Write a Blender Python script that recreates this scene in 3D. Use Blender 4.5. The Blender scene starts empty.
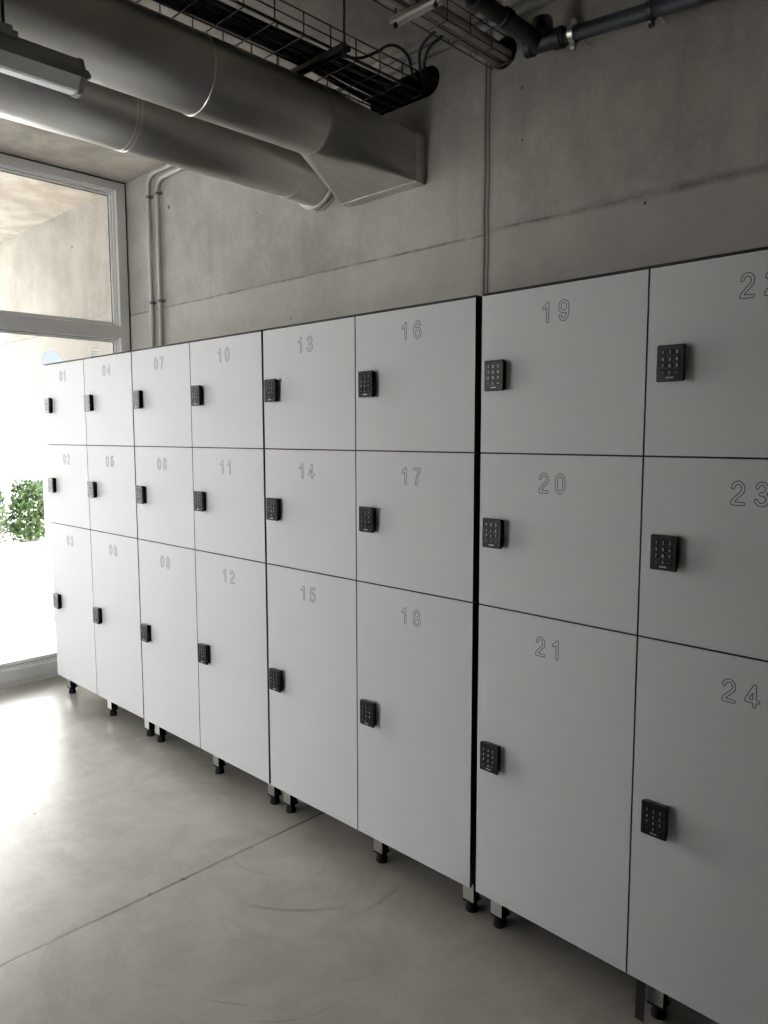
import bpy, bmesh, math, random
from mathutils import Vector, Matrix
random.seed(7)
S = bpy.context.scene
COL = S.collection
PI = math.pi

# ------------------------------------------------------------------ helpers
def tag(o, label=None, cat=None, group=None, kind=None):
    if label: o['label'] = label
    if cat: o['category'] = cat
    if group: o['group'] = group
    if kind: o['kind'] = kind
    return o

def obj(name, bm, mats, parent=None, smooth=False, auto=None):
    me = bpy.data.meshes.new(name)
    bmesh.ops.recalc_face_normals(bm, faces=bm.faces[:])
    bm.to_mesh(me); bm.free()
    for m in (mats if isinstance(mats, (list, tuple)) else [mats]):
        me.materials.append(m)
    if smooth:
        for p in me.polygons: p.use_smooth = True
        if auto is not None:
            me.set_sharp_from_angle(angle=math.radians(auto))
    o = bpy.data.objects.new(name, me); COL.objects.link(o)
    if parent: o.parent = parent
    return o

def empty(name, loc, label, cat, group=None, kind=None):
    o = bpy.data.objects.new(name, None); COL.objects.link(o)
    o.location = loc; o.empty_display_size = .1
    return tag(o, label, cat, group, kind)

def box(bm, x0, x1, y0, y1, z0, z1, mi=0, bev=0, seg=2):
    r = bmesh.ops.create_cube(bm, size=1)
    vs = r['verts']
    for v in vs:
        v.co = Vector((x0 + (v.co.x + .5)*(x1-x0), y0 + (v.co.y + .5)*(y1-y0), z0 + (v.co.z + .5)*(z1-z0)))
    fs = list({f for v in vs for f in v.link_faces})
    for f in fs: f.material_index = mi
    if bev:
        es = list({e for v in vs for e in v.link_edges})
        rb = bmesh.ops.bevel(bm, geom=es, offset=bev, segments=seg, profile=.5, affect='EDGES')
        for f in rb['faces']: f.material_index = mi
    return fs

def ring_pts(c, t, r, n, up=None):
    t = Vector(t).normalized()
    if up is None:
        up = Vector((0, 0, 1)) if abs(t.z) < .9 else Vector((1, 0, 0))
    a = t.cross(up).normalized(); b = a.cross(t).normalized()
    return [Vector(c) + a*(r*math.cos(2*PI*k/n)) + b*(r*math.sin(2*PI*k/n)) for k in range(n)]

def loft(bm, rings, mi=0, caps=True):
    vr = [[bm.verts.new(p) for p in r] for r in rings]
    n = len(vr[0])
    for a, b in zip(vr, vr[1:]):
        for k in range(n):
            f = bm.faces.new((a[k], a[(k+1) % n], b[(k+1) % n], b[k])); f.material_index = mi
    if caps:
        f = bm.faces.new(vr[0][::-1]); f.material_index = mi
        f = bm.faces.new(vr[-1]); f.material_index = mi

def tube(bm, pts, r, n=10, mi=0, caps=True):
    pts = [Vector(p) for p in pts]
    rs = r if isinstance(r, (list, tuple)) else [r]*len(pts)
    rings = []; up = None
    for i, p in enumerate(pts):
        t = (pts[min(i+1, len(pts)-1)] - pts[max(i-1, 0)]).normalized()
        if up is None:
            up = Vector((0, 0, 1)) if abs(t.z) < .9 else Vector((1, 0, 0))
        a = t.cross(up).normalized(); b = a.cross(t).normalized(); up = b
        rings.append([p + a*(rs[i]*math.cos(2*PI*k/n)) + b*(rs[i]*math.sin(2*PI*k/n)) for k in range(n)])
    loft(bm, rings, mi, caps)

def lathe(bm, c, axis, prof, n=24, mi=0):
    """prof: list of (distance along axis, radius)"""
    ax = Vector(axis).normalized()
    loft(bm, [ring_pts(Vector(c) + ax*d, ax, max(r, 1e-4), n) for d, r in prof], mi)

def bend(p0, corner, p1, r, n=8):
    """polyline p0 - rounded corner - p1"""
    p0, c, p1 = Vector(p0), Vector(corner), Vector(p1)
    a = (p0-c).normalized(); b = (p1-c).normalized()
    s, e = c + a*r, c + b*r
    out = [p0]
    for k in range(n+1):
        t = k/n
        out.append(s*(1-t)**2 + c*2*t*(1-t) + e*t*t)
    return out + [p1]

def text_verts(ch, size, outline=0.0, off=0.0, res=3):
    cu = bpy.data.curves.new('glyph', 'FONT')
    cu.body = ch; cu.size = size; cu.align_x = 'CENTER'; cu.resolution_u = res
    if outline:
        cu.fill_mode = 'NONE'; cu.bevel_depth = outline; cu.bevel_resolution = 0; cu.offset = off
    o = bpy.data.objects.new('glyph', cu); COL.objects.link(o)
    dg = bpy.context.evaluated_depsgraph_get()
    me = bpy.data.meshes.new_from_object(o.evaluated_get(dg))
    vs = [v.co.copy() for v in me.vertices]; fs = [list(p.vertices) for p in me.polygons]
    bpy.data.objects.remove(o); bpy.data.curves.remove(cu); bpy.data.meshes.remove(me)
    return vs, fs
GL = {}
def glyph(bm, ch, x, z, y, size, outline=0.0, off=0.0, mi=0, res=3):
    """a character standing in the plane y, facing -y; x its centre, z its base line"""
    k = (ch, size, outline, off, res)
    if k not in GL: GL[k] = text_verts(ch, size, outline, off, res)
    vs, fs = GL[k]
    cx = (min(v.x for v in vs) + max(v.x for v in vs))/2
    nv = [bm.verts.new((x + v.x - cx, y - v.z, z + v.y)) for v in vs]
    for f in fs:
        try:
            ff = bm.faces.new([nv[i] for i in f]); ff.material_index = mi
        except ValueError: pass

# engraved numerals: centre-line strokes in a box .58 wide and 1 high, outlined at a constant distance
def _arc(cx, cz, rx, rz, a0, a1, n=14):
    return [(cx + rx*math.cos(math.radians(a0 + (a1-a0)*k/n)), cz + rz*math.sin(math.radians(a0 + (a1-a0)*k/n))) for k in range(n+1)]
DIG = {
 '0': [_arc(.29, .5, .215, .425, 0, 360, 28)],
 '1': [[(.10, .70), (.22, .78), (.33, .92), (.33, .07)]],
 '2': [_arc(.29, .68, .20, .245, 170, -35, 16) + [(.12, .20), (.075, .075), (.51, .075)]],
 '3': [_arc(.28, .71, .185, .215, 165, -90, 14) + [(.24, .495)], _arc(.28, .29, .215, .215, 90, -165, 16)],
 '4': [[(.53, .28), (.06, .28), (.38, .92), (.38, .07)]],
 '5': [[(.48, .925), (.16, .925), (.10, .50)] + _arc(.275, .335, .22, .26, 130, -160, 16)],
 '6': [_arc(.30, .50, .22, .425, 35, 180, 12) + _arc(.295, .32, .215, .245, 180, 540, 24)],
 '7': [[(.07, .925), (.51, .925), (.36, .62), (.27, .35), (.24, .07)]],
 '8': [_arc(.29, .715, .18, .21, 0, 360, 24), _arc(.29, .29, .215, .215, 0, 360, 24)],
 '9': [_arc(.285, .68, .215, .245, 0, 360, 24), _arc(.28, .50, .22, .425, 0, -145, 12)],
}
def _dist(px, pz, strokes):
    best = 9.
    for st in strokes:
        for (ax, az), (bx, bz) in zip(st, st[1:]):
            dx, dz = bx-ax, bz-az; l = dx*dx + dz*dz
            q = 0 if l == 0 else max(0, min(1, ((px-ax)*dx + (pz-az)*dz)/l))
            d = (px-ax-q*dx)**2 + (pz-az-q*dz)**2
            if d < best: best = d
    return math.sqrt(best)
def outline_loops(strokes, w, N=44):
    """closed iso-lines of the distance field at w (marching squares)"""
    h = 1.16/N; nx = int(.76/h)
    g = [[_dist(-.09 + i*h, -.08 + j*h, strokes) - w for j in range(N+1)] for i in range(nx+1)]
    def cut(i0, j0, i1, j1):
        a, b = g[i0][j0], g[i1][j1]; q = a/(a-b)
        return (-.09 + (i0 + (i1-i0)*q)*h, -.08 + (j0 + (j1-j0)*q)*h)
    nxt = {}; pos = {}
    for i in range(nx):
        for j in range(N):
            c = [(i, j), (i+1, j), (i+1, j+1), (i, j+1)]
            ins = [g[a][b] < 0 for a, b in c]
            ent = ext = None; pairs = []
            ed = []
            for k in range(4):
                a, b = c[k], c[(k+1) % 4]
                if ins[k] != ins[(k+1) % 4]:
                    key = tuple(sorted((a, b))); pos[key] = cut(*a, *b); ed.append((key, ins[k]))
            outs = [k for k, q in ed if q]; inn = [k for k, q in ed if not q]
            if len(outs) == 1: nxt[outs[0]] = inn[0]
            elif len(outs) == 2:
                for o_ in outs:
                    m = ed.index((o_, True)); nxt[o_] = ed[(m+1) % 4][0]
    loops = []
    while nxt:
        k0 = next(iter(nxt)); k = k0; lp = []
        while k in nxt:
            lp.append(pos[k]); k = nxt.pop(k)
        n = len(lp)
        if n > 6:
            lp = [tuple((lp[(q-1) % n][d] + 2*lp[q][d] + lp[(q+1) % n][d])/4 for d in (0, 1)) for q in range(n)]
            loops.append(lp)
    return loops
LOOPS = {ch: outline_loops(st, .064) for ch, st in DIG.items()}
def numeral(bm, ch, x, z, y, h, r, mi=0):
    """outlined numeral centred on x with base line z, a fine square-section line in the plane y"""
    for lp in LOOPS[ch]:
        pts = [Vector((x + (a-.29)*h, y, z + b*h)) for a, b in lp]
        n = len(pts); rings = []
        for k in range(n):
            t = (pts[(k+1) % n] - pts[k-1]).normalized(); s = Vector((t.z, 0, -t.x))
            rings.append([bm.verts.new(pts[k] + s*r), bm.verts.new(pts[k] - s*r), bm.verts.new(pts[k] - s*r + Vector((0, .0004, 0))), bm.verts.new(pts[k] + s*r + Vector((0, .0004, 0)))])
        for k in range(n):
            a, b = rings[k], rings[(k+1) % n]
            for q in range(4):
                f = bm.faces.new((a[q], a[(q+1) % 4], b[(q+1) % 4], b[q])); f.material_index = mi

# ------------------------------------------------------------------ materials
class NT:
    def __init__(s, name):
        s.m = bpy.data.materials.new(name); s.m.use_nodes = True
        s.t = s.m.node_tree; s.b = s.t.nodes['Principled BSDF']
    def n(s, ty, **kw):
        nd = s.t.nodes.new(ty)
        for k, v in kw.items():
            if k.startswith('i_'):
                nd.inputs[k[2:].replace('_', ' ')].default_value = v
            else: setattr(nd, k, v)
        return nd
    def l(s, a, b): s.t.links.new(a, b)
    def math(s, op, a, b=None, clamp=False):
        nd = s.t.nodes.new('ShaderNodeMath'); nd.operation = op; nd.use_clamp = clamp
        for i, v in enumerate((a, b)):
            if v is None: continue
            if isinstance(v, (int, float)): nd.inputs[i].default_value = v
            else: s.l(v, nd.inputs[i])
        return nd.outputs[0]
    def mix(s, fac, a, b, blend='MIX'):
        nd = s.t.nodes.new('ShaderNodeMix'); nd.data_type = 'RGBA'; nd.blend_type = blend
        for sock, v in ((nd.inputs[0], fac), (nd.inputs[6], a), (nd.inputs[7], b)):
            if isinstance(v, (int, float)): sock.default_value = v
            elif isinstance(v, tuple): sock.default_value = v + (1,) if len(v) == 3 else v
            else: s.l(v, sock)
        return nd.outputs[2]
    def ramp(s, v, a, b, lo=0., hi=1.):
        nd = s.t.nodes.new('ShaderNodeMapRange'); nd.clamp = True
        s.l(v, nd.inputs[0])
        for i, q in enumerate((a, b, lo, hi)): nd.inputs[i+1].default_value = q
        return nd.outputs[0]
    def noise(s, co, scale, detail=4, rough=.55, dist=0):
        nd = s.n('ShaderNodeTexNoise'); nd.inputs['Scale'].default_value = scale
        nd.inputs['Detail'].default_value = detail; nd.inputs['Roughness'].default_value = rough
        nd.inputs['Distortion'].default_value = dist
        s.l(co, nd.inputs['Vector']); return nd.outputs[0]

def plain(name, col, rough=.5, metal=0., spec=.5, bump=0, bscale=200, alpha=None, coat=0, var=0.06):
    t = NT(name); b = t.b
    b.inputs['Roughness'].default_value = rough; b.inputs['Metallic'].default_value = metal
    b.inputs['Specular IOR Level'].default_value = spec
    co = t.n('ShaderNodeTexCoord').outputs['Object']
    nz = t.noise(co, 6, 5)
    dk = tuple(c*(1-var) for c in col)
    lt = tuple(min(1, c*(1+var)) for c in col)
    t.l(t.mix(nz, dk, lt), b.inputs['Base Color'])
    if coat: b.inputs['Coat Weight'].default_value = coat
    if bump:
        bp = t.n('ShaderNodeBump'); bp.inputs['Strength'].default_value = bump; bp.inputs['Distance'].default_value = .001
        t.l(t.noise(co, bscale, 3), bp.inputs['Height']); t.l(bp.outputs[0], b.inputs['Normal'])
    return t.m

def line_mask(t, v, at, w, soft=.6):
    """1 on |v-at|<w fading out"""
    d = t.math('ABSOLUTE', t.math('SUBTRACT', v, at))
    return t.ramp(d, w*soft, w, 1, 0)

def concrete(name, dark, light, joints=False, streak=True, warm=None, blotch=.9, joint_top=False):
    t = NT(name); b = t.b
    co = t.n('ShaderNodeTexCoord').outputs['Object']
    mp = t.n('ShaderNodeMapping'); mp.inputs['Scale'].default_value = (1, 1, .45 if streak else 1); t.l(co, mp.inputs[0])
    n1 = t.noise(mp.outputs[0], blotch, 6, .6, .6)
    n2 = t.noise(co, 5.5, 6, .65)
    n3 = t.noise(co, 60, 4, .6)
    v = t.math('ADD', t.math('MULTIPLY', n1, .55), t.math('ADD', t.math('MULTIPLY', n2, .33), t.math('MULTIPLY', n3, .12)))
    c = t.mix(t.ramp(v, .38, .62), dark, light)
    if warm:
        c = t.mix(t.math('MULTIPLY', t.ramp(t.noise(co, 2.1, 6, .68), .48, .62), .75), c, warm)
    # pores and small stains
    vo = t.n('ShaderNodeTexVoronoi'); vo.inputs['Scale'].default_value = 26; t.l(co, vo.inputs['Vector'])
    po = t.math('MULTIPLY', t.ramp(vo.outputs['Distance'], .05, .1, 1, 0), t.ramp(t.noise(co, 2.2, 3), .5, .62))
    c = t.mix(t.math('MULTIPLY', po, .55), c, tuple(x*.45 for x in dark))
    if streak:
        ms = t.n('ShaderNodeMapping'); ms.inputs['Scale'].default_value = (14, 14, .5); t.l(co, ms.inputs[0])
        st = t.ramp(t.noise(ms.outputs[0], 1, 4, .6), .54, .72)
        st = t.math('MULTIPLY', st, t.ramp(t.noise(co, .9, 2), .42, .6))
        c = t.mix(t.math('MULTIPLY', st, .28), c, tuple(x*.55 for x in dark))
    h = t.math('ADD', t.math('MULTIPLY', n3, .25), t.math('MULTIPLY', po, -.7))
    if joints:
        sx = t.n('ShaderNodeSeparateXYZ'); t.l(co, sx.inputs[0])
        X, Z = sx.outputs['X'], sx.outputs['Z']
        wob = t.math('MULTIPLY', t.math('SUBTRACT', t.noise(co, 7, 4), .5), .012)
        Xw = t.math('ADD', X, wob); Zw = t.math('ADD', Z, wob)
        brk = t.ramp(t.noise(co, 9, 5, .7), .38, .6, .25, 1)
        jv = t.math('MAXIMUM', line_mask(t, Xw, 2.504, .0058), line_mask(t, Xw, 2.522, .0042))
        jv = t.math('MAXIMUM', jv, t.math('MULTIPLY', line_mask(t, Xw, 2.513, .028, .1), .55))
        left = t.math('LESS_THAN', X, 2.51); right = t.math('SUBTRACT', 1, left)
        jl = t.math('MULTIPLY', line_mask(t, Zw, 2.25, .006), left)
        soft = t.math('MULTIPLY', line_mask(t, Zw, 2.262, .022, .05), t.ramp(X, 2.55, 3.2, .1, 1))
        jr = t.math('MULTIPLY', t.math('MAXIMUM', line_mask(t, Zw, 2.262, .006), soft), right)
        jh = t.math('MULTIPLY', t.math('MAXIMUM', jl, jr), brk)
        # pours below and above the horizontal joint differ a little in tone
        band = t.math('MULTIPLY', t.ramp(Zw, 2.24, 2.26, 1, 0), .35)
        c = t.mix(band, c, tuple(x*1.05 for x in light))
        for (hx, hz, r) in ((.20, 2.82, .014), (-1.118, 2.814, .013), (2.665, 2.741, .006), (2.669, 2.559, .005), (3.151, 2.237, .007), (1.05, 2.62, .006), (1.32, 2.06, .007)):
            dd = t.math('SQRT', t.math('ADD', t.math('POWER', t.math('SUBTRACT', X, hx), 2), t.math('POWER', t.math('SUBTRACT', Z, hz), 2)))
            c = t.mix(t.math('MULTIPLY', t.ramp(dd, r*.6, r, 1, 0), .8), c, (.035, .033, .03))
        j = t.math('MAXIMUM', t.math('MULTIPLY', jv, .92), t.math('MULTIPLY', jh, .62))
        c = t.mix(j, c, (.075, .07, .06))
        h = t.math('SUBTRACT', h, t.math('MULTIPLY', j, 1.5))
    t.l(c, b.inputs['Base Color'])
    b.inputs['Roughness'].default_value = .85; b.inputs['Specular IOR Level'].default_value = .25
    bp = t.n('ShaderNodeBump'); bp.inputs['Strength'].default_value = .35; bp.inputs['Distance'].default_value = .004
    t.l(h, bp.inputs['Height']); t.l(bp.outputs[0], b.inputs['Normal'])
    return t.m

def floor_mat():
    t = NT('polished_concrete_floor'); b = t.b
    co = t.n('ShaderNodeTexCoord').outputs['Object']
    n1 = t.noise(co, .8, 6, .6, .5); n2 = t.noise(co, 4.5, 6, .65, .4); n3 = t.noise(co, 55, 4, .6)
    v = t.math('ADD', t.math('MULTIPLY', n1, .5), t.math('ADD', t.math('MULTIPLY', n2, .38), t.math('MULTIPLY', n3, .12)))
    c = t.mix(t.ramp(v, .36, .64), (.385, .362, .318), (.525, .497, .445))
    st = t.math('MULTIPLY', t.ramp(t.noise(co, 3.1, 7, .7, 1.2), .48, .75), .34)
    c = t.mix(st, c, (.22, .205, .18))
    sx = t.n('ShaderNodeSeparateXYZ'); t.l(co, sx.inputs[0]); X, Y = sx.outputs['X'], sx.outputs['Y']
    # saw-cut joint with crumbled edges
    wob = t.math('MULTIPLY', t.math('SUBTRACT', t.noise(co, 18, 5, .7), .5), .006)
    Xw = t.math('ADD', X, wob)
    j = line_mask(t, Xw, 2.16, .0032)
    halo = t.math('MULTIPLY', line_mask(t, Xw, 2.16, .012, .1), .3)
    chips = t.math('MULTIPLY', line_mask(t, X, 2.16, .011, .5), t.ramp(t.noise(co, 16, 3, .7), .64, .68))
    j = t.math('MAXIMUM', j, t.math('MAXIMUM', halo, chips))
    # short curved rubber scuffs, each an arc through three points
    sc = None
    for (p, q, e, w, k) in (((2.437, -.416), (2.560, -.336), (2.662, -.213), .011, .5), ((2.714, -.219), (2.724, -.11), (2.707, -.007), .013, .32),
                            ((2.695, -.731), (2.745, -.70), (2.786, -.668), .005, .5), ((2.17, -.30), (2.27, -.305), (2.363, -.259), .008, .25), ((2.80, -.72), (2.90, -.63), (2.95, -.50), .006, .25)):
        ax, ay = p; bx_, by_ = q; cx_, cy_ = e
        D = 2*(ax*(by_-cy_) + bx_*(cy_-ay) + cx_*(ay-by_))
        ux = ((ax*ax+ay*ay)*(by_-cy_) + (bx_**2+by_**2)*(cy_-ay) + (cx_**2+cy_**2)*(ay-by_))/D
        uy = ((ax*ax+ay*ay)*(cx_-bx_) + (bx_**2+by_**2)*(ax-cx_) + (cx_**2+cy_**2)*(bx_-ax))/D
        rad = math.hypot(ax-ux, ay-uy); ln = math.hypot(ax-cx_, ay-cy_)/2
        def dist(x_, y_):
            dx = t.math('SUBTRACT', X, x_); dy = t.math('SUBTRACT', Y, y_)
            return t.math('SQRT', t.math('ADD', t.math('MULTIPLY', dx, dx), t.math('MULTIPLY', dy, dy)))
        m = line_mask(t, t.math('ADD', dist(ux, uy), wob), rad, w, .1)
        m = t.math('MULTIPLY', m, t.math('MULTIPLY', t.ramp(dist(*q), ln*.6, ln*1.15, 1, 0), k))
        sc = m if sc is None else t.math('MAXIMUM', sc, m)
    sc = t.math('MULTIPLY', sc, t.ramp(t.noise(co, 12, 3), .3, .6, .35, 1))
    c = t.mix(sc, c, (.12, .112, .10))
    spv = t.n('ShaderNodeTexVoronoi'); spv.inputs['Scale'].default_value = 3.2; t.l(co, spv.inputs['Vector'])
    c = t.mix(t.math('MULTIPLY', t.ramp(spv.outputs['Distance'], .012, .03, 1, 0), .6), c, (.1, .09, .08))
    c = t.mix(j, c, (.05, .046, .04))
    t.l(c, b.inputs['Base Color'])
    b.inputs['Roughness'].default_value = .27
    b.inputs['Specular IOR Level'].default_value = 1.0
    bp = t.n('ShaderNodeBump'); bp.inputs['Strength'].default_value = .12; bp.inputs['Distance'].default_value = .003
    hh = t.math('SUBTRACT', t.math('ADD', t.math('MULTIPLY', n2, .4), t.math('MULTIPLY', n3, .1)), t.math('MULTIPLY', j, .6))
    t.l(hh, bp.inputs['Height']); t.l(bp.outputs[0], b.inputs['Normal'])
    return t.m

def duct_mat():
    t = NT('galvanised_steel'); b = t.b
    co = t.n('ShaderNodeTexCoord').outputs['Object']
    mp = t.n('ShaderNodeMapping'); mp.inputs['Scale'].default_value = (26, .35, 26); t.l(co, mp.inputs[0])
    n = t.noise(mp.outputs[0], 1, 4, .6); n2 = t.noise(co, 3, 5, .6)
    t.l(t.mix(t.ramp(t.math('ADD', t.math('MULTIPLY', n, .5), t.math('MULTIPLY', n2, .5)), .35, .65), (.52, .51, .485), (.66, .65, .62)), b.inputs['Base Color'])
    b.inputs['Metallic'].default_value = 1.0
    b.inputs['Roughness'].default_value = .38
    return t.m

def glass_mat():
    m = bpy.data.materials.new('window_glass'); m.use_nodes = True
    t = m.node_tree; t.nodes.remove(t.nodes['Principled BSDF'])
    out = t.nodes['Material Output']
    tr = t.nodes.new('ShaderNodeBsdfTransparent'); tr.inputs[0].default_value = (.955, .96, .957, 1)
    gl = t.nodes.new('ShaderNodeBsdfGlossy'); gl.inputs['Roughness'].default_value = .01
    fr = t.nodes.new('ShaderNodeFresnel'); fr.inputs[0].default_value = 1.5
    mx = t.nodes.new('ShaderNodeMixShader')
    t.links.new(fr.outputs[0], mx.inputs[0]); t.links.new(tr.outputs[0], mx.inputs[1]); t.links.new(gl.outputs[0], mx.inputs[2])
    t.links.new(mx.outputs[0], out.inputs[0])
    return m

def leaf_mat(name, a, b_):
    t = NT(name); b = t.b
    g = t.n('ShaderNodeObjectInfo')
    geo = t.n('ShaderNodeNewGeometry')
    t.l(t.mix(geo.outputs['Random Per Island'], a, b_), b.inputs['Base Color'])
    b.inputs['Roughness'].default_value = .5
    return t.m

M_WALL = concrete('board_cast_concrete', (.275, .261, .239), (.455, .435, .401), joints=True)
M_WALL2 = concrete('cast_concrete', (.26, .247, .22), (.38, .362, .325))
M_CEIL = concrete('ceiling_concrete', (.31, .285, .255), (.58, .54, .48), streak=False, warm=(.36, .305, .25), blotch=2.2)
M_FLOOR = floor_mat()
M_DUCT = duct_mat()
M_GLASS = glass_mat()
M_PAVE = concrete('pale_paving', (.68, .67, .64), (.78, .77, .74), streak=False)
M_WHITE = plain('white_laminate', (.66, .665, .685), .55, spec=.2, bump=.04, bscale=900, var=.015)
M_CORE = plain('black_core_and_hole_shade', (.010, .010, .011), .6)
M_BLACK = plain('black_plastic', (.007, .0075, .010), .36, spec=.3, bump=.05, bscale=1500)
M_KEY = plain('black_key', (.008, .009, .012), .25, spec=.35)
M_PRINT = plain('pale_print', (.46, .48, .50), .5)
M_PRINTDIM = plain('dim_print', (.12, .12, .13), .5)
M_ENGRAVE = plain('engraved_grey', (.075, .075, .08), .7)
M_STEEL = plain('brushed_steel', (.52, .51, .50), .3, 1.0, bump=.05, bscale=500)
M_FOOT = plain('black_foot_plastic', (.010, .010, .010), .75, spec=.25)
M_ALU = plain('grey_aluminium_frame', (.68, .68, .67), .42, 0.1)
M_BEAD = plain('light_glazing_bead', (.86, .86, .85), .4, .0)
M_SEAL = plain('black_rubber_seal', (.015, .015, .015), .7)
M_ZINC = plain('zinc_plated_steel', (.72, .71, .69), .3, 1.0)
M_WIRE = plain('dull_wire_steel', (.10, .095, .08), .5, .8)
M_CABLE = plain('black_cable_sheath', (.018, .016, .028), .5)
M_PURPLE = plain('purple_black_cable', (.035, .028, .06), .45)
M_PALEPIPE = plain('pale_grey_pipe', (.60, .57, .53), .55)
M_DRAIN = plain('dark_grey_pvc', (.030, .037, .045), .4)
M_FITTING = plain('black_pvc_fitting', (.02, .023, .027), .4)
M_CONDUIT = plain('grey_conduit', (.42, .41, .385), .45)
M_CLIP = plain('dark_conduit_clip', (.10, .095, .09), .5)
M_LAMP = plain('grey_lamp_housing', (.30, .315, .31), .5)
M_DIFF = plain('frosted_diffuser', (.86, .90, .90), .35)
def vinyl(name, col):
    m = bpy.data.materials.new(name); m.use_nodes = True; t = m.node_tree; t.nodes.remove(t.nodes['Principled BSDF'])
    a = t.nodes.new('ShaderNodeBsdfDiffuse'); b = t.nodes.new('ShaderNodeBsdfTranslucent'); x = t.nodes.new('ShaderNodeMixShader')
    a.inputs[0].default_value = b.inputs[0].default_value = col + (1,); x.inputs[0].default_value = .6
    t.links.new(a.outputs[0], x.inputs[1]); t.links.new(b.outputs[0], x.inputs[2]); t.links.new(x.outputs[0], t.nodes['Material Output'].inputs[0])
    return m
M_BLUE = vinyl('pale_blue_vinyl', (.84, .89, .95))
M_STICK = vinyl('white_vinyl', (.9, .9, .88))
M_STICKP = plain('grey_sticker_print', (.45, .45, .44), .5)
M_LEAF = leaf_mat('green_leaves', (.012, .032, .006), (.06, .12, .02))
M_LEAF2 = leaf_mat('grey_violet_leaves', (.03, .026, .032), (.07, .085, .05))
M_STEM = plain('bark', (.09, .07, .05), .8)
M_KERB = plain('grey_kerb_stone', (.25, .25, .24), .8)

# ------------------------------------------------------------------ setting
WX, CE, RX, OY = -.30, 3.07, 8.5, -3.15         # window face, ceiling, far wall, opposite wall
WY = .69                                        # concrete wall behind the lockers
def struct(name, bm, m, smooth=False):
    o = obj(name, bm, m, smooth=smooth); o['kind'] = 'structure'; return o

bm = bmesh.new(); box(bm, WX-.09, RX+.2, OY-.9, WY, -.15, 0); struct('floor', bm, M_FLOOR)
bm = bmesh.new(); box(bm, -3.3, RX+.2, OY-.2, WY+.3, CE, CE+.25); struct('ceiling', bm, M_CEIL)

# main wall with two real recesses where services pass through it
bm = bmesh.new(); box(bm, -1.83, RX+.2, WY, WY+.3, -.15, CE)
wall = struct('wall_right', bm, [M_WALL, M_CORE])
def cutter(fn):
    b = bmesh.new(); fn(b); bmesh.ops.recalc_face_normals(b, faces=b.faces[:])
    me = bpy.data.meshes.new('cut'); b.to_mesh(me); b.free()
    me.materials.append(M_WALL); me.materials.append(M_CORE)
    for p in me.polygons: p.material_index = 1  # recess faces coloured black, standing in for the shade inside the holes
    return bpy.data.objects.new('cut', me)
def slot(b):
    pts = []
    for cx, s in ((2.215, 1), (1.94, -1)):
        for k in range(13):
            a = -PI/2 + PI*k/12
            pts.append((cx + s*.058*math.cos(a), 2.903 + s*.058*math.sin(a)))
    loft(b, [[Vector((x, y, z)) for x, z in pts] for y in (WY-.05, WY+.24)])
def hole(b):
    lathe(b, (2.583, WY-.05, 2.888), (0, 1, 0), [(0, .056), (.29, .056)], 28)
for fn in (slot, hole):
    c = cutter(fn); COL.objects.link(c)
    md = wall.modifiers.new('cut', 'BOOLEAN'); md.object = c; md.operation = 'DIFFERENCE'; md.solver = 'EXACT'
    dg = bpy.context.evaluated_depsgraph_get()
    me = bpy.data.meshes.new_from_object(wall.evaluated_get(dg))
    wall.modifiers.clear(); wall.data = me
    bpy.data.objects.remove(c)

LIGHT_WIN = (.05, 1.4, .12, 2.95)  # opening added for light, its deep reveal shades the right-hand lockers
bm = bmesh.new(); box(bm, LIGHT_WIN[1], RX+.2, OY-.9, OY, 0, CE); box(bm, WX-.01, LIGHT_WIN[0], OY-.9, OY, 0, CE)
box(bm, LIGHT_WIN[0], LIGHT_WIN[1], OY-.9, OY, 0, LIGHT_WIN[2]); box(bm, LIGHT_WIN[0], LIGHT_WIN[1], OY-.9, OY, LIGHT_WIN[3], CE); struct('wall_left', bm, M_WALL2)
bm = bmesh.new(); box(bm, WX-.2, WX-.01, OY-.2, -2.36, 0, CE); struct('wall_front', bm, M_WALL2)
bm = bmesh.new(); box(bm, RX, RX+.2, OY, WY, 0, CE); struct('wall_back', bm, M_WALL2)
# outside: lintel over a wide opening, pier beyond, paving
bm = bmesh.new(); box(bm, -3.3, -1.83, WY, WY+.3, 2.078, CE); struct('wall_outside', bm, M_WALL)
bm = bmesh.new(); box(bm, -3.3, WX-.21, -2.62, -2.36, 0, CE); struct('wall_added_baffle', bm, M_WALL2)  # unseen wall added to keep daylight off the outside wall
bm = bmesh.new(); box(bm, -90, WX-.09, -60, 80, -.15, -.004); struct('ground', bm, M_PAVE)
bm = bmesh.new(); box(bm, -82, -81.6, -60, 80, -.004, .25); struct('trim_1', bm, M_KERB)

# ------------------------------------------------------------------ window
win = empty('window_1', (WX, -1.9, 0), None, None, kind='structure')
del_keys = None
def wpart(name, bm, m, smooth=False):
    o = obj(name, bm, m, win, smooth); o.matrix_parent_inverse = Matrix.Translation(-win.location); return o
Y0, Y1 = -2.35, WY-.012
mull = [-.85]
bm = bmesh.new()
D0, D1 = WX-.085, WX
box(bm, D0, D1, Y1-.060, Y1, .0, CE-.012, bev=.002)                 # right jamb
box(bm, D0, D1, Y0, Y0+.060, .0, CE-.012, bev=.002)
for ym in mull: box(bm, D0, D1, ym-.045, ym+.045, .0, CE-.012, bev=.002)
segs = [Y0+.060] + [v for ym in sorted(mull) for v in (ym-.045, ym+.045)] + [Y1-.060]
bays = list(zip(segs[0::2], segs[1::2]))
for a, b_ in bays:
    box(bm, D0, D1, a, b_, 3.008, CE-.012, bev=.002)
    box(bm, D0, D1, a, b_, 2.104, 2.172, bev=.002)
wpart('window_frame', bm, M_ALU)
bm = bmesh.new()
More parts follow.
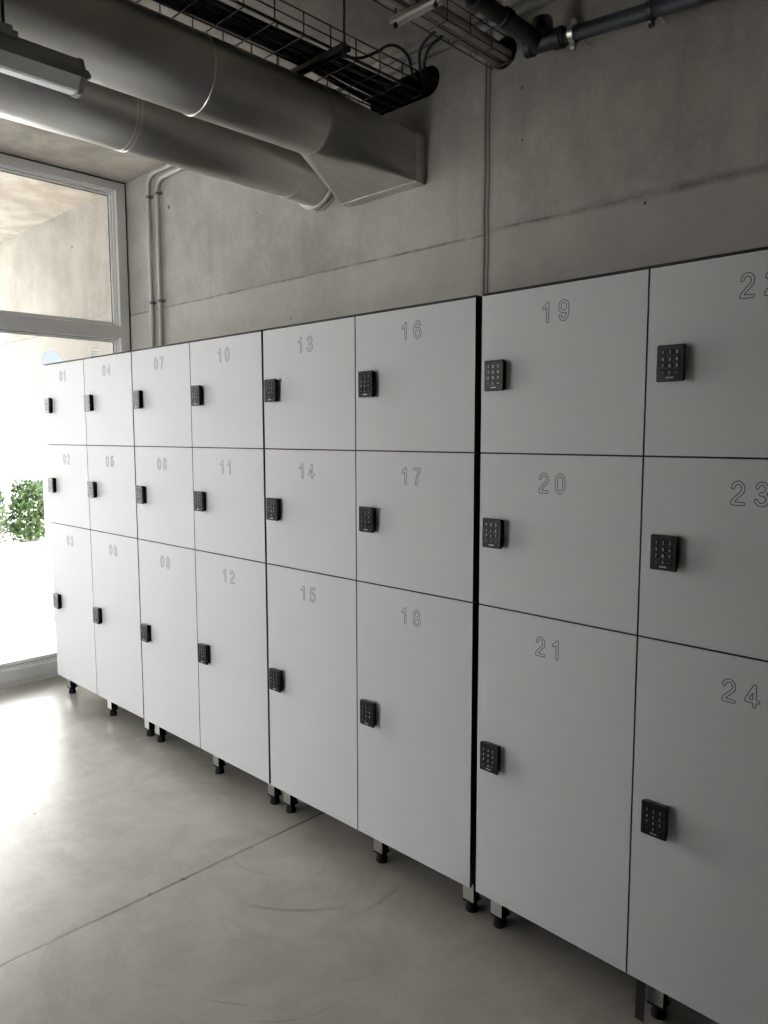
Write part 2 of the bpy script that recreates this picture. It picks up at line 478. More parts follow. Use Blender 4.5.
for a, b_ in bays:
    box(bm, D0, D1, a, b_, .034, .102, bev=.002); box(bm, D0, D1-.012, a, b_, 0, .030)
wpart('bottom_rail', bm, M_BEAD)  # lighter than the rest of the frame, outdoor glare put into its colour
openings = [(a, b_, z0, z1) for a, b_ in bays for z0, z1 in ((.102, 2.104), (2.172, 3.008))]
bmb, bms = bmesh.new(), bmesh.new()
for a, b_, z0, z1 in openings:
    for (w0, w1, x0, x1, q, mi) in ((0, .013, WX-.075, WX-.028, bmb, 0), (.013, .016, WX-.066, WX-.042, bms, 0), (.016, .026, WX-.070, WX-.040, bmb, 0), (.026, .029, WX-.062, WX-.050, bms, 0)):
        box(q, x0, x1, a+w0, a+w1, z0+w0, z1-w0); box(q, x0, x1, b_-w1, b_-w0, z0+w0, z1-w0)
        box(q, x0, x1, a+w1, b_-w1, z0+w0, z0+w1); box(q, x0, x1, a+w1, b_-w1, z1-w1, z1-w0)
wpart('glazing_bead', bmb, M_BEAD)
box(bms, D0+.01, D1-.014, Y1, WY, 0, CE); box(bms, D0+.01, D1-.014, Y0, WY, CE-.012, CE); box(bms, D0+.01, D1-.014, Y0-.01, Y0, 0, CE)
wpart('rubber_seal', bms, M_SEAL)
for a, b_, z0, z1 in openings:
    bm = bmesh.new(); box(bm, WX-.059, WX-.053, a+.02, b_-.02, z0+.02, z1-.02); wpart('window_pane', bm, M_GLASS)

GX = WX-.0528
bm = bmesh.new(); lathe(bm, (GX, .196, 1.928), (1, 0, 0), [(0, .066), (.0008, .066)], 40)
tag(obj('window_sticker', bm, M_BLUE), 'round pale blue sticker on the window glass above locker 01', 'sticker')
bm = bmesh.new(); box(bm, GX, GX+.0008, .432, .498, 1.957, 2.028)
for k in range(3):
    for q in range(4): box(bm, GX+.0008, GX+.0012, .441+q*.0135, .449+q*.0135, 1.974+k*.015, 1.983+k*.015, mi=1)
tag(obj('window_sticker', bm, [M_STICK, M_STICKP]), 'square white sticker on the window glass above locker 04', 'sticker')

# unseen window added opposite the lockers to brighten their left end
light_win = empty('window_added_light', ((LIGHT_WIN[0]+LIGHT_WIN[1])/2, OY, 0), None, None, kind='structure')
bm = bmesh.new(); x0, x1, z0, z1 = LIGHT_WIN
for a, b_, c, d in ((x0, x0+.07, z0, z1), (x1-.07, x1, z0, z1), (x0+.07, x1-.07, z0, z0+.07), (x0+.07, x1-.07, z1-.07, z1)): box(bm, a, b_, OY-.87, OY-.80, c, d, bev=.002)
o = obj('window_frame', bm, M_ALU, light_win); o.location = -light_win.location
bm = bmesh.new(); box(bm, x0+.06, x1-.06, OY-.838, OY-.832, z0+.06, z1-.06)
o = obj('window_pane', bm, M_GLASS, light_win); o.location = -light_win.location

# ------------------------------------------------------------------ lockers
TOP, R1, R2, BOT = 1.876, 1.4335, .9955, .1105
rows = ((R1, TOP-.0075), (R2, R1), (BOT, R2))
lock_z = (1.647, 1.2095, .554)
num_z = (1.774, 1.330, .885)
DG = .0022                                      # half a door gap

def door_mesh(x0, x1, z0, z1):
    bm = bmesh.new()
    fs = box(bm, x0, x1, 0, .0125, z0, z1, mi=1)
    for f in fs:
        f.normal_update()
        if abs(f.normal.y) > .9: f.material_index = 0
    return bm

def lock_housing():
    """black keypad lock, origin at its back centre; the right-hand side is hollowed as a finger pull"""
    bm = bmesh.new()
    def rrect(x0, x1, z0, z1, r, y, n=4):
        pts = []
        for cx, cz, a0 in ((x1-r, z1-r, 0), (x0+r, z1-r, 90), (x0+r, z0+r, 180), (x1-r, z0+r, 270)):
            for k in range(n+1):
                a = math.radians(a0 + 90*k/n); pts.append(Vector((cx + r*math.cos(a), y, cz + r*math.sin(a))))
        return pts
    w, h = .0325, .0415
    loft(bm, [rrect(-w+.003, w-.006, -h+.003, h-.003, .0025, 0), rrect(-w+.002, w-.008, -h+.002, h-.002, .0025, -.006),
              rrect(-w, w-.003, -h, h, .0025, -.012), rrect(-w, w, -h, h, .003, -.017), rrect(-w, w, -h, h, .003, -.0205),
              rrect(-w+.0016, w-.0016, -h+.0016, h-.0016, .0025, -.0225)])
    # raised rim and brow on the face
    box(bm, -w+.004, w-.004, -.0232, -.0222, h-.0075, h-.004)
    return bm
def keypad():
    bm = bmesh.new()
    keys = ('123', '456', '789', '*0#')
    for r in range(4):
        for c in range(3):
            x = -.0165 + c*.0165; z = .0245 - r*.0155
            box(bm, x-.0062, x+.0062, -.0238, -.0220, z-.0056, z+.0056, mi=0, bev=.0006, seg=1)
            ch = keys[r][c]
            if ch in '*#':
                box(bm, x-.003, x+.003, -.0241, -.0238, z-.0012, z+.0012, mi=2)
            else:
                glyph(bm, ch, x, z-.0037, -.0240, .0105, mi=1, res=2)
    for k, (a, b_) in enumerate(((-.008, -.005), (-.004, -.001), (.0, .003), (.004, .0085))):   # small worn maker's mark, not legible
        box(bm, a, b_, -.0229, -.0225, -.0345, -.0315 + (k % 2)*.0006, mi=1)
    return bm
HOUS = obj('lock_housing', lock_housing(), M_BLACK, smooth=True, auto=35)
KEYP = obj('keypad', keypad(), [M_KEY, M_PRINT, M_PRINTDIM])
def leg_mesh():
    """folded steel leg, open on its right-hand side with a dark insert"""
    bm = bmesh.new(); z0, z1 = .040, BOT+.004
    box(bm, -.02, .02, -.02, -.0175, z0, z1); box(bm, -.02, -.0175, -.0175, .0175, z0, z1); box(bm, -.02, .02, .0175, .02, z0, z1)
    box(bm, -.0175, .0165, -.0175, .0175, z0, z1, mi=1)
    return bm
def foot_mesh():
    bm = bmesh.new()
    box(bm, -.0215, .0215, -.0215, .0215, .034, .040, bev=.001)
    lathe(bm, (0, 0, 0), (0, 0, 1), [(0, .0185), (.003, .020), (.009, .020), (.018, .0175), (.034, .0165)], 24)
    return bm
LEG = obj('leg', leg_mesh(), [M_STEEL, M_FOOT]); FOOT = obj('foot', foot_mesh(), M_FOOT, smooth=True, auto=40)
protos = [HOUS, KEYP, LEG, FOOT]
def dup(o, parent, loc):
    c = o.copy(); COL.objects.link(c); c.parent = parent; c.location = loc; return c

cab_label = ('white six-door locker cabinet with doors 01 to 06, nearest the window',
             'white six-door locker cabinet with doors 07 to 12, second from the window',
             'white six-door locker cabinet with doors 13 to 18, third from the window',
             'white six-door locker cabinet with doors 19 to 24, farthest from the window')
gaps = (.000, .0042, .0055, .009, .0)            # half gaps at the cabinets' outer edges
for u in range(4):
    # the last cabinet stands turned a little away from the wall
    ang = -.024 if u == 3 else 0
    cab = empty('locker_cabinet', (u + .5*math.cos(ang) - .25*math.sin(ang) + (.005 if u == 3 else 0), .5*math.sin(ang) + .25*math.cos(ang), 0), cab_label[u], 'lockers', 'white locker cabinets along the concrete wall')
    cab.rotation_euler.z = ang
    L = Vector((-(u+.5), -.25, 0))
    def put(name, bm, m, **k):
        o = obj(name, bm, m, cab, **k); o.location = L; return o
    x0, x1 = u + gaps[u], u + 1 - gaps[u+1]
    bm = bmesh.new()
    cx0, cx1, cy0, cy1 = x0+.001, x1-.001, .0155, .50
    box(bm, cx0, cx0+.013, cy0, cy1, BOT+.003, TOP); box(bm, cx1-.013, cx1, cy0, cy1, BOT+.003, TOP)
    box(bm, cx0+.013, cx1-.013, cy0, cy1, TOP-.013, TOP); box(bm, cx0+.013, cx1-.013, cy0, cy1, BOT+.003, BOT+.016)
    box(bm, cx0+.013, cx1-.013, cy1-.008, cy1, BOT+.016, TOP-.013)
    box(bm, u+.5-.0065, u+.5+.0065, cy0, cy1-.008, BOT+.016, TOP-.013)
    for zz in (R1, R2):
        box(bm, cx0+.013, u+.5-.0065, cy0, cy1-.008, zz-.0065, zz+.0065); box(bm, u+.5+.0065, cx1-.013, cy0, cy1-.008, zz-.0065, zz+.0065)
    box(bm, cx0, cx1, 0.001, cy0, TOP-.0045, TOP)                    # black edge above the doors
    put('carcass', bm, M_CORE)
    for c in range(2):
        dx0 = (x0 if c == 0 else u+.5+DG); dx1 = (u+.5-DG if c == 0 else x1)
        for r in range(3):
            z0, z1 = rows[r]
            zz0 = z0 + (DG if r < 2 else 0); zz1 = z1 - (DG if r > 0 else 0)
            n = u*6 + c*3 + r + 1
            # origin of the door at the locker's left edge
            d = obj('door', door_mesh(dx0-u-c*.5, dx1-u-c*.5, zz0, zz1), [M_WHITE, M_CORE], cab)
            d.location = L + Vector((u + c*.5, 0, 0))
            tag(d, 'white locker door numbered %02d' % n)
            s = '%02d' % n
            for k, ch in enumerate(s):
                bm = bmesh.new()
                numeral(bm, ch, .247 + (-.0252 if k == 0 else .0252), num_z[r]-.0004, -.0003, .0545, .0010)
                obj('numeral', bm, M_ENGRAVE, d)
            lx = .0675 + (.004 if (u, c) == (0, 0) else 0)
            dup(HOUS, d, (lx, 0, lock_z[r])); dup(KEYP, d, (lx, 0, lock_z[r]))
    for yy in (.055, .445):
        for lx in (.060, .563, .958):
            lg = dup(LEG, cab, L + Vector((u+lx, yy, 0)))
            dup(FOOT, lg, (0, 0, 0))
    if u == 3:
        bm = bmesh.new(); box(bm, 3.526, 3.549, .0135, .0155, .002, .30)
        for v in bm.verts:
            if v.co.z < .1: v.co.y -= .012
        o = put('edge_strip', bm, M_CORE); o['label'] = 'loose black strip hanging below door 24'
for o in protos: bpy.data.objects.remove(o)

# ------------------------------------------------------------------ ventilation ducts
def duct(x, z, y0, y1, r):
    bm = bmesh.new(); lathe(bm, (x, y0, z), (0, 1, 0), [(0, r), (y1-y0, r)], 64)
    return bm
def ringseam(x, y, z, r, w=.006, h=.004):
    bm = bmesh.new()
    prof = [(0, r-.004), (0, r+h*.6), (w*.3, r+h), (w*.7, r+h), (w, r+h*.6), (w, r-.004)]
    rings = [ring_pts(Vector((x, y+d, z)), (0, 1, 0), q, 64) for d, q in prof]
    loft(bm, rings, caps=False); return bm
UX, UZ, UR = 1.98, 2.702, .1275
ud = empty('ventilation_duct', (UX, -1.5, CE), 'round galvanised ventilation duct with a square end piece on the wall', 'duct', 'ventilation ducts under the ceiling')
def upart(par, name, bm, m, **k):
    o = obj(name, bm, m, par, **k); o.location = -par.location; return o
upart(ud, 'duct_pipe', duct(UX, UZ, -3.12, .27, UR), M_DUCT, smooth=True, auto=40)
for yy in (-.25, -1.5, -2.7): upart(ud, 'joint_ring', ringseam(UX, yy, UZ, UR), M_ZINC, smooth=True, auto=50)
upart(ud, 'joint_ring', ringseam(UX, .268, UZ, UR, .008, .003), M_DUCT, smooth=True, auto=50)
# square-to-round transition
rx0, rx1, rz0, rz1, ry = 1.752, 2.196, 2.509, 2.692, .635
bm = bmesh.new()
N = 48
cir = [bm.verts.new((UX + UR*math.cos(2*PI*k/N), .272, UZ + UR*math.sin(2*PI*k/N))) for k in range(N)]
cor = [bm.verts.new(p) for p in ((rx1, ry, rz1), (rx0, ry, rz1), (rx0, ry, rz0), (rx1, ry, rz0))]
for q in range(4):
    s = q*N//4
    for k in range(N//4):
        bm.faces.new((cir[s+k], cir[(s+k+1) % N], cor[q]))
    bm.faces.new((cir[(s+N//4) % N], cor[(q+1) % 4], cor[q]))
tr = upart(ud, 'transition_piece', bm, M_DUCT)
bm = bmesh.new()
p0, p1 = Vector((UX+UR+.001, .28, UZ)), Vector((rx1+.002, ry, (rz0+rz1)/2))
tube(bm, [p0, p1], .0028, 8)
o = obj('seam', bm, M_ZINC, tr)
bm = bmesh.new()
F = .028
box(bm, rx0-.004, rx1+.004, ry, WY-.001, rz0-.004, rz0+.002); box(bm, rx0-.004, rx1+.004, ry, WY-.001, rz1-.002, rz1+.004)
box(bm, rx0-.004, rx0+.002, ry, WY-.001, rz0+.002, rz1-.002); box(bm, rx1-.002, rx1+.004, ry, WY-.001, rz0+.002, rz1-.002)
for k in range(6): lathe(bm, (rx0+.04+k*.073, ry+.022, rz0-.004), (0, 0, -1), [(0, .003), (.002, .0025)], 8)
upart(ud, 'wall_flange', bm, M_DUCT)

LX, LZ, LR = 1.55, 2.682, .128
ld = empty('ventilation_duct', (LX, -1.5, CE), 'round galvanised ventilation duct with a plain round end, nearer the window', 'duct', 'ventilation ducts under the ceiling')
upart(ld, 'duct_pipe', duct(LX, LZ, -3.12, .50, LR), M_DUCT, smooth=True, auto=40)
for yy in (-.295, -.278, -2.2): upart(ld, 'joint_ring', ringseam(LX, yy, LZ, LR, .005, .0025), M_ZINC, smooth=True, auto=50)
bm = bmesh.new(); lathe(bm, (LX, .498, LZ), (0, 1, 0), [(0, LR+.003), (.012, LR+.004), (.02, LR+.002), (WY-.499, LR+.014)], 64)
upart(ld, 'end_sleeve', bm, M_DUCT, smooth=True, auto=30)
bm = bmesh.new(); lathe(bm, (LX, WY-.045, LZ), (0, 1, 0), [(0, LR+.012), (.001, LR+.022), (.012, LR+.024), (.018, LR+.019), (.026, LR+.024), (.044, LR+.024)], 64)
upart(ld, 'end_collar', bm, M_ZINC, smooth=True, auto=30)
# hangers of the ducts (threaded rod and saddle), out of frame to the left
for par, x, z, r in ((ud, UX, UZ, UR), (ld, LX, LZ, LR)):
    bm = bmesh.new()
    tube(bm, [(x, -2.3, z+r), (x, -2.3, CE)], .004, 8)
    loft(bm, [ring_pts((x, -2.3+d, z), (0, 1, 0), q, 48) for d, q in ((-.012, r), (-.012, r+.002), (.012, r+.002), (.012, r))], caps=False)
    upart(par, 'hanger', bm, M_ZINC)

# ------------------------------------------------------------------ hanging batten light
bx0, bx1, bz0, bz1, by0, by1 = 2.215, 2.30, 2.420, 2.470, -2.02, -.783
lm = empty('batten_light', (2.258, -1.4, CE), 'grey batten light hanging on rods beside the ventilation ducts', 'light')
bm = bmesh.new()
sec = [(bx0, bz0), (bx1, bz0), (bx1, bz0+.02), (bx1-.010, bz1-.004), (bx1-.016, bz1), (bx0+.016, bz1), (bx0+.010, bz1-.004), (bx0, bz0+.02)]
loft(bm, [[Vector((x, y, z)) for x, z in sec] for y in (by0+.02, by1-.012)])
upart(lm, 'housing', bm, M_LAMP)
bm = bmesh.new()
sd = [(bx0+.002, bz0), (bx0+.022, bz0-.028), (bx0+.030, bz0-.031), (bx1-.030, bz0-.031), (bx1-.022, bz0-.028), (bx1-.002, bz0)]
loft(bm, [[Vector((x, y, z)) for x, z in sd] for y in (by0+.02, by1-.012)])
upart(lm, 'diffuser', bm, M_DIFF)
for ya, yb in ((by1-.012, by1), (by0+.008, by0+.02)):
    bm = bmesh.new()
    cx, cz = 2.2575, 2.430
    loft(bm, [[Vector((cx + (x-cx)*1.04, y, cz + (z-cz)*1.06)) for x, z in (sec[2:8] + [(bx0+.001, bz0), (bx0+.021, bz0-.029), (bx0+.029, bz0-.033), (bx1-.029, bz0-.033), (bx1-.021, bz0-.029), (bx1-.001, bz0)])] for y in (ya, yb)])
    upart(lm, 'end_cap', bm, M_LAMP)
bm = bmesh.new(); lathe(bm, (2.272, by1, 2.440), (0, 1, 0), [(0, .009), (.006, .009), (.006, .0125), (.018, .0125), (.022, .009), (.026, .006)], 12)
upart(lm, 'cable_gland', bm, M_LAMP)
for yy in (-.974, -1.83):
    bm = bmesh.new()
    box(bm, bx0-.004, bx1+.004, yy-.022, yy+.022, bz1-.012, bz1+.004, bev=.002); box(bm, 2.240, 2.285, yy-.018, yy+.018, bz1+.004, bz1+.024, bev=.004)
    upart(lm, 'bracket', bm, M_LAMP)
    bm = bmesh.new(); tube(bm, [(2.268, yy, bz1+.02), (2.268, yy, CE)], .0042, 10)
    upart(lm, 'suspension_rod', bm, M_CABLE)

# ------------------------------------------------------------------ cable trays
def tray(x0, x1, z0, z1, y0, y1, nb, r=.0026, pitch=.125, rim=2.0):
    lon = bmesh.new(); cro = lon
    for k in range(nb): 
        x = x0 + (x1-x0)*k/(nb-1); tube(lon, [(x, y0, z0), (x, y1, z0)], r*(rim if k in (0, nb-1) else 1), 6)
    for x in (x0, x1):
        for z in (z0+(z1-z0)*.5, z1): tube(lon, [(x, y0, z), (x, y1, z)], r, 6)
    y = y1 - .04
    while y > y0:
        for a, b_ in (((x0, y, z1), (x0, y, z0-r)), ((x0, y, z0-r*1.6), (x1, y, z0-r*1.6)), ((x1, y, z0-r), (x1, y, z1))): tube(cro, [a, b_], r, 6)
        y -= pitch
    return lon, cro
t1 = empty('cable_tray', (2.05, -1.5, CE), 'wide wire mesh cable tray beside the large square-ended duct', 'cable tray', 'wire cable trays running into the wall')
lon, cro = tray(1.90, 2.20, 2.858, 2.932, -3.12, .84, 6)
upart(t1, 'wire_mesh', lon, M_WIRE)
t2 = empty('cable_tray', (2.58, -1.5, CE), 'narrow wire tray holding two pale pipes above the wall joint', 'cable tray', 'wire cable trays running into the wall')
lon, cro = tray(2.531, 2.625, 2.850, 2.915, -3.12, .85, 3, .0018, rim=1.1)
upart(t2, 'wire_mesh', lon, M_WIRE)

def trapeze(x0, x1, y, z, label):
    h = empty('trapeze_hanger', ((x0+x1)/2, y, CE), label, 'hanger', 'trapeze hangers under the cable trays')
    bm = bmesh.new()
    box(bm, x0, x1, y-.02, y+.02, z-.002, z); box(bm, x0, x1, y-.02, y-.0175, z-.017, z-.002); box(bm, x0, x1, y+.0175, y+.02, z-.017, z-.002)
    for s in (-1, 1): box(bm, x0, x1, y+s*.0145-.003, y+s*.0145+.003, z-.018, z-.016)
    upart(h, 'strut_channel', bm, M_ZINC if x0 > 2.3 else M_WIRE)
    for x in (x0+.012, x1-.012):
        bm = bmesh.new(); tube(bm, [(x, y, z-.03), (x, y, CE)], .004, 8); upart(h, 'threaded_rod', bm, M_WIRE)
        for zn in (z-.026, z): bm = bmesh.new(); lathe(bm, (x, y, zn), (0, 0, 1), [(0, .008), (.008, .008)], 6); upart(h, 'nut', bm, M_WIRE)
# trays rest on the channels
trapeze(1.87, 2.272, .185, 2.849, 'dark channel hanger carrying the wide cable tray near the wall')
trapeze(2.505, 2.70, .175, 2.843, 'pale channel hanger under the two pale pipes near the wall')

# cables lying in the wide tray
def wander(x, z, y0, y1, n=30):
    """the bundle snakes gently together and fans out to fill the tray at the wall"""
    pts = []
    for k in range(n+1):
        y = y0 + (y1-y0)*k/n
        fan = 1 + 1.0*max(0, min(1.3, (y-.05)/.45))
        pts.append((2.06 + (x-2.06)*fan - .01*max(0, fan-1) + .010*math.sin(1.9*y+.6)*(1 if y < .1 else max(0, 1-(y-.1)*2.5)), y, z))
    return pts
k = 0
for lay, (zz, xs) in enumerate(((2.8735, (2.024, 2.0485, 2.073, 2.0975)), (2.8965, (2.036, 2.0605, 2.085)))):
    for x in xs:
        r = (.0112, .0102, .0108)[k % 3]
        bm = bmesh.new(); tube(bm, wander(x, zz, -3.1, .86), r, 8)
        tag(obj('electrical_cable', bm, M_CABLE, smooth=True), 'dark cable lying in the wide wire cable tray', 'cable', 'dark cables in the wide cable tray'); k += 1
arcs = (([(2.155, .20, 2.868), (2.165, .34, 2.89), (2.17, .44, 2.945), (2.17, .496, 2.986), (2.17, .553, 3.004), (2.17, .615, 2.99), (2.172, .645, 2.93), (2.175, .72, 2.895), (2.175, .86, 2.888)], 'purple cable looping over the wide cable tray at the wall'),
        ([(2.219, .86, 2.885), (2.219, .72, 2.89), (2.222, .64, 2.915), (2.249, .60, 2.98), (2.315, .595, 3.015), (2.40, .57, 3.0), (2.50, .54, 2.95), (2.515, .50, 2.935), (2.515, .2, 2.93)], 'purple cable curving from the wall slot to the narrow pipe tray, nearest the loop'),
        ([(2.238, .86, 2.90), (2.236, .72, 2.905), (2.240, .64, 2.925), (2.275, .615, 2.975), (2.335, .615, 3.00), (2.41, .59, 2.985), (2.495, .56, 2.93), (2.512, .50, 2.915), (2.512, .2, 2.91)], 'purple cable curving from the wall slot to the narrow pipe tray, farther from the loop'))
def smooth_path(p, n=6):
    p = [Vector(q) for q in p]; out = []
    for i in range(len(p)-1):
        a, b_, c, d = p[max(i-1, 0)], p[i], p[i+1], p[min(i+2, len(p)-1)]
        for k in range(n):
            t = k/n
            out.append(.5*((2*b_) + (c-a)*t + (2*a-5*b_+4*c-d)*t*t + (3*b_-a-3*c+d)*t**3))
    return out + [p[-1]]
for pts, lab in arcs:
    bm = bmesh.new(); tube(bm, smooth_path(pts), .0058, 8)
    tag(obj('electrical_cable', bm, M_PURPLE, smooth=True), lab, 'cable', 'purple cables at the wall slot')

# two pale pipes in the narrow tray
for x, lab in ((2.5555, 'pale grey pipe in the narrow wire tray, side nearest the ducts'), (2.6005, 'pale grey pipe in the narrow wire tray, side nearest the drain pipe')):
    bm = bmesh.new(); tube(bm, [(x, -3.1, 2.8745), (x, .88, 2.8745)], .0218, 18)
    tag(obj('pipe', bm, M_PALEPIPE, smooth=True), lab, 'pipe', 'pale pipes in the narrow tray')

# ------------------------------------------------------------------ dark drain pipe
dp = empty('drain_pipe', (2.80, .55, 2.86), 'dark grey plastic drain pipe turning along the concrete wall', 'pipe')
R = .0245
A = Vector((2.735, -3.1, 2.945)); B = Vector((2.735, .36, 2.878)); 
bm = bmesh.new(); tube(bm, [A, B], R, 20); upart(dp, 'pipe', bm, M_DRAIN, smooth=True)
T = Vector((2.808, .58, 2.806))                 # the branch fitting
dirx = Vector((1, 0, -.095)).normalized()
bm = bmesh.new(); tube(bm, [T + dirx*.09, T + dirx*3.2], R, 20); upart(dp, 'pipe', bm, M_DRAIN, smooth=True)
bm = bmesh.new()
tube(bm, smooth_path([B - Vector((0, .05, 0)), B + Vector((.002, .02, -.002)), B + Vector((.022, .085, -.02)), T + Vector((-.012, -.075, .018)), T + Vector((0, .0, .002))], 5), R+.003, 18)
for p, d in ((B + Vector((0, -.055, 0)), Vector((0, 1, 0))), (B + Vector((.02, .075, -.016)), Vector((.25, 1, -.2)))):
    lathe(bm, p, d, [(0, R+.004), (.004, R+.008), (.03, R+.008), (.034, R+.004)], 24)
upart(dp, 'elbow', bm, M_FITTING, smooth=True, auto=40)
bm = bmesh.new()
tube(bm, [T - dirx*.045, T + dirx*.10], R+.004, 20)
lathe(bm, T + dirx*.060, dirx, [(0, R+.004), (.004, R+.009), (.03, R+.009), (.034, R+.003)], 24)
lathe(bm, T - dirx*.055, dirx, [(0, R+.002), (.004, R+.009), (.03, R+.009), (.034, R+.004)], 24)
lathe(bm, T + Vector((.012, 0, .0)), Vector((.05, -.15, 1)), [(0, R+.004), (.03, R+.004), (.034, R+.011), (.066, R+.011), (.070, R+.008), (.076, R+.006)], 24)
upart(dp, 'branch_fitting', bm, M_FITTING, smooth=True, auto=40)
for k, (q, lab) in enumerate(((.13, 'metal pipe clamp on the drain pipe beside its branch fitting'), (.40, 'metal pipe clamp farther along the drain pipe, away from the branch fitting'))):
    P = T + dirx*q
    pc = empty('pipe_clamp', (P.x, WY, P.z), lab, 'clamp', 'clamps on the dark drain pipe')
    bm = bmesh.new()
    loft(bm, [ring_pts(P + dirx*d, dirx, rr, 28) for d, rr in ((-.009, R), (-.009, R+.003), (.009, R+.003), (.009, R))], caps=False)
    box(bm, P.x-.008, P.x+.008, P.y-.006, P.y+.006, P.z-R-.024, P.z-R-.001, bev=.001); box(bm, P.x-.008, P.x+.008, P.y-.006, P.y+.006, P.z+R+.001, P.z+R+.020, bev=.001)
    upart(pc, 'clamp_ring', bm, M_ZINC if k == 0 else M_FITTING)
    bm = bmesh.new(); tube(bm, [P + Vector((0, R, 0)), (P.x, WY, P.z)], .004, 8); upart(pc, 'threaded_rod', bm, M_ZINC)
    bm = bmesh.new(); tube(bm, [(P.x, P.y-.014, P.z-R-.014), (P.x, P.y+.012, P.z-R-.014)], .004, 8); upart(pc, 'screw', bm, M_ZINC)

# ------------------------------------------------------------------ conduits on the wall
for x, zt, lab in ((.000, 3.040, 'grey conduit up the concrete wall, nearest the window frame'), (.104, 2.995, 'grey conduit up the concrete wall, second from the window frame')):
    cd = empty('electrical_conduit', (x, WY, 1.5), lab, 'conduit', 'conduits on the concrete wall')
    yc = WY - .018
    bm = bmesh.new(); tube(bm, bend((x, yc, .4), (x, yc, zt), (RX-.2, yc, zt), .085, 10), .0125, 14)
    upart(cd, 'pipe', bm, M_CONDUIT, smooth=True)
    for zz in (2.915, 2.290, 1.2):
        bm = bmesh.new(); lathe(bm, (x, yc, zz-.011), (0, 0, 1), [(0.002, .0125), (0.002, .0138), (.018, .0138), (.018, .0125)], 16)
        box(bm, x+.008, x+.030, WY-.006, WY-.0005, zz-.010, zz+.010, bev=.002); box(bm, x-.011, x+.011, yc+.009, WY-.0005, zz-.009, zz+.009)
        upart(cd, 'saddle_clip', bm, M_CLIP)
    for xx in (.6, 1.3, 1.85, 2.9):
        bm = bmesh.new(); lathe(bm, (xx, yc, zt), (1, 0, 0), [(0, .0125), (0, .0152), (.022, .0152), (.022, .0125)], 16)
        box(bm, xx, xx+.022, yc, WY-.0005, zt-.012, zt+.012)
        upart(cd, 'saddle_clip', bm, M_CLIP)

# ------------------------------------------------------------------ shrubs beyond the opening
def shrub(cx, cy, rx_, ry_, hz, n, m, label, seed):
    rr = random.Random(seed)
    root = empty('shrub', (cx, cy, 0), label, 'shrub', 'shrubs beyond the outside wall')
    stem, fol = bmesh.new(), bmesh.new()
    tips = []
    for k in range(14):
        a = rr.random()*2*PI; d = rr.uniform(.2, .9)
        tip = Vector((cx + rx_*d*math.cos(a), cy + ry_*d*math.sin(a), hz*rr.uniform(.6, .98)))
        tube(stem, smooth_path([(cx + .06*math.cos(a), cy + .06*math.sin(a), 0), (cx + rx_*d*.4*math.cos(a), cy + ry_*d*.4*math.sin(a), tip.z*.55), tip], 4), [.008]*9, 5)
    for k in range(n):
        a = rr.random()*2*PI; e = rr.random(); rad = rr.random()**.45
        lump = 1 + .10*math.sin(3*a+seed) + .06*math.sin(7*a)
        p = Vector((cx + rx_*rad*lump*math.cos(a)*math.sqrt(1-(e*.8)**2), cy + ry_*rad*lump*math.sin(a)*math.sqrt(1-(e*.8)**2), .03 + hz*e*(.85+.15*lump*rr.random())))
        s = rr.uniform(.045, .085)
        ax = Vector((rr.gauss(0, 1), rr.gauss(0, 1), rr.gauss(.6, .8))).normalized()
        w = ax.cross(Vector((rr.random(), rr.random(), .3))).normalized()
        nn = ax.cross(w)
        v = [fol.verts.new(p), fol.verts.new(p + ax*s*.5 + w*s*.28 + nn*s*.06), fol.verts.new(p + ax*s*1.1), fol.verts.new(p + ax*s*.5 - w*s*.28 + nn*s*.06)]
        fol.faces.new(v)
    upart(root, 'stems', stem, M_STEM); upart(root, 'foliage', fol, m)
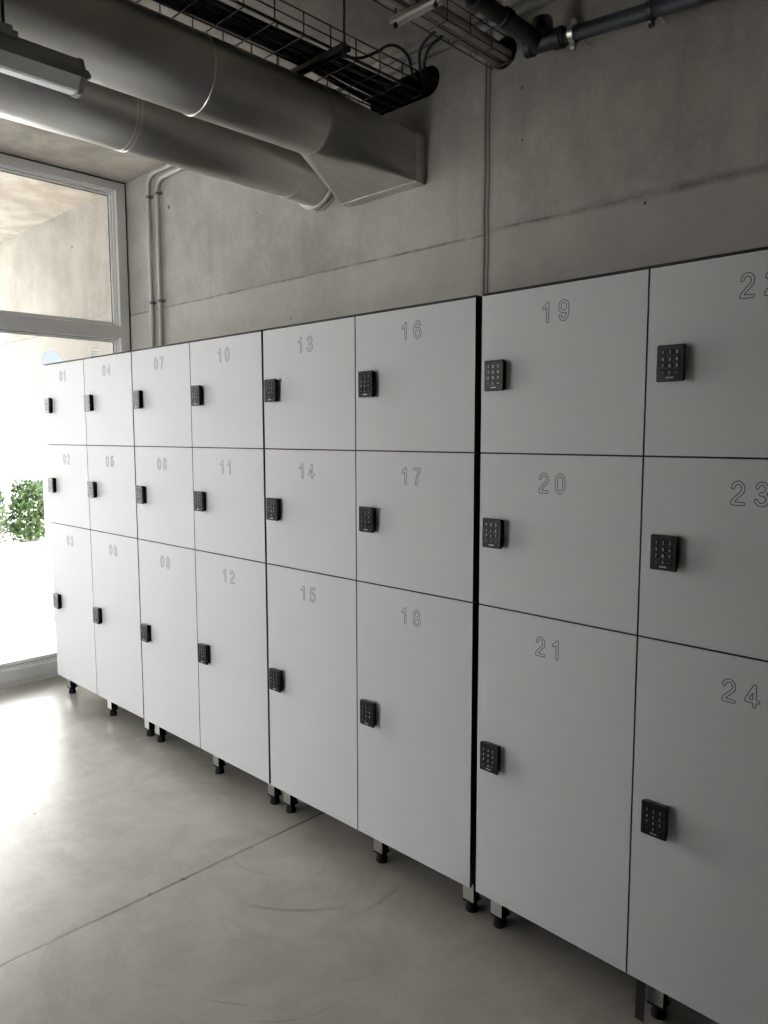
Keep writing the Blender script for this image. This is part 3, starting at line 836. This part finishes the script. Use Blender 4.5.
shrub(-6.75, 2.46, .36, .34, .84, 2600, M_LEAF, 'tall green shrub seen past the end of the outside wall', 3)
shrub(-6.55, 1.62, .34, .32, .62, 2200, M_LEAF2, 'low greyish shrub beside the tall green shrub', 5)
shrub(-7.75, 2.10, .40, .40, .86, 2600, M_LEAF, 'green shrub behind the low greyish shrub', 8)

# ------------------------------------------------------------------ daylight
w = bpy.data.worlds.new('overcast_sky'); S.world = w; w.use_nodes = True
bg = w.node_tree.nodes['Background']
bg.inputs['Color'].default_value = (1.0, .995, .99, 1); bg.inputs['Strength'].default_value = 3.6

sun = bpy.data.lights.new('sun', 'SUN'); sun.energy = 0.5; sun.angle = math.radians(4); sun.color = (1, .97, .92)
so = bpy.data.objects.new('sun', sun); COL.objects.link(so)
so.rotation_euler = Vector((.25, -1, -1.05)).to_track_quat('-Z', 'Y').to_euler()
# ------------------------------------------------------------------ camera
cam = bpy.data.cameras.new('camera'); co = bpy.data.objects.new('camera', cam); COL.objects.link(co)
cam.sensor_fit = 'HORIZONTAL'; cam.sensor_width = 36; cam.lens = 36*756.397/768
cam.clip_start = .05; cam.clip_end = 300
yaw, pit, rol = math.radians(44.10825), math.radians(-5.84832), math.radians(-.09931)
f = Vector((-math.sin(yaw)*math.cos(pit), math.cos(yaw)*math.cos(pit), math.sin(pit)))
r = Vector((math.cos(yaw), math.sin(yaw), 0)); u = r.cross(f)
r2 = r*math.cos(rol) + u*math.sin(rol); u2 = -r*math.sin(rol) + u*math.cos(rol)
m = Matrix((r2, u2, -f)).transposed().to_4x4(); m.translation = (4.31980, -1.74307, 1.48606)
co.matrix_world = m
S.camera = co
S.view_settings.view_transform = 'Standard'; S.view_settings.look = 'None'
S.view_settings.gamma = 1; S.view_settings.use_curve_mapping = False
S.view_settings.exposure = 1.63
S.cycles.use_denoising = True
S.cycles.max_bounces = 24; S.cycles.diffuse_bounces = 12; S.cycles.glossy_bounces = 6; S.cycles.transparent_max_bounces = 12
S.cycles.sample_clamp_indirect = 8
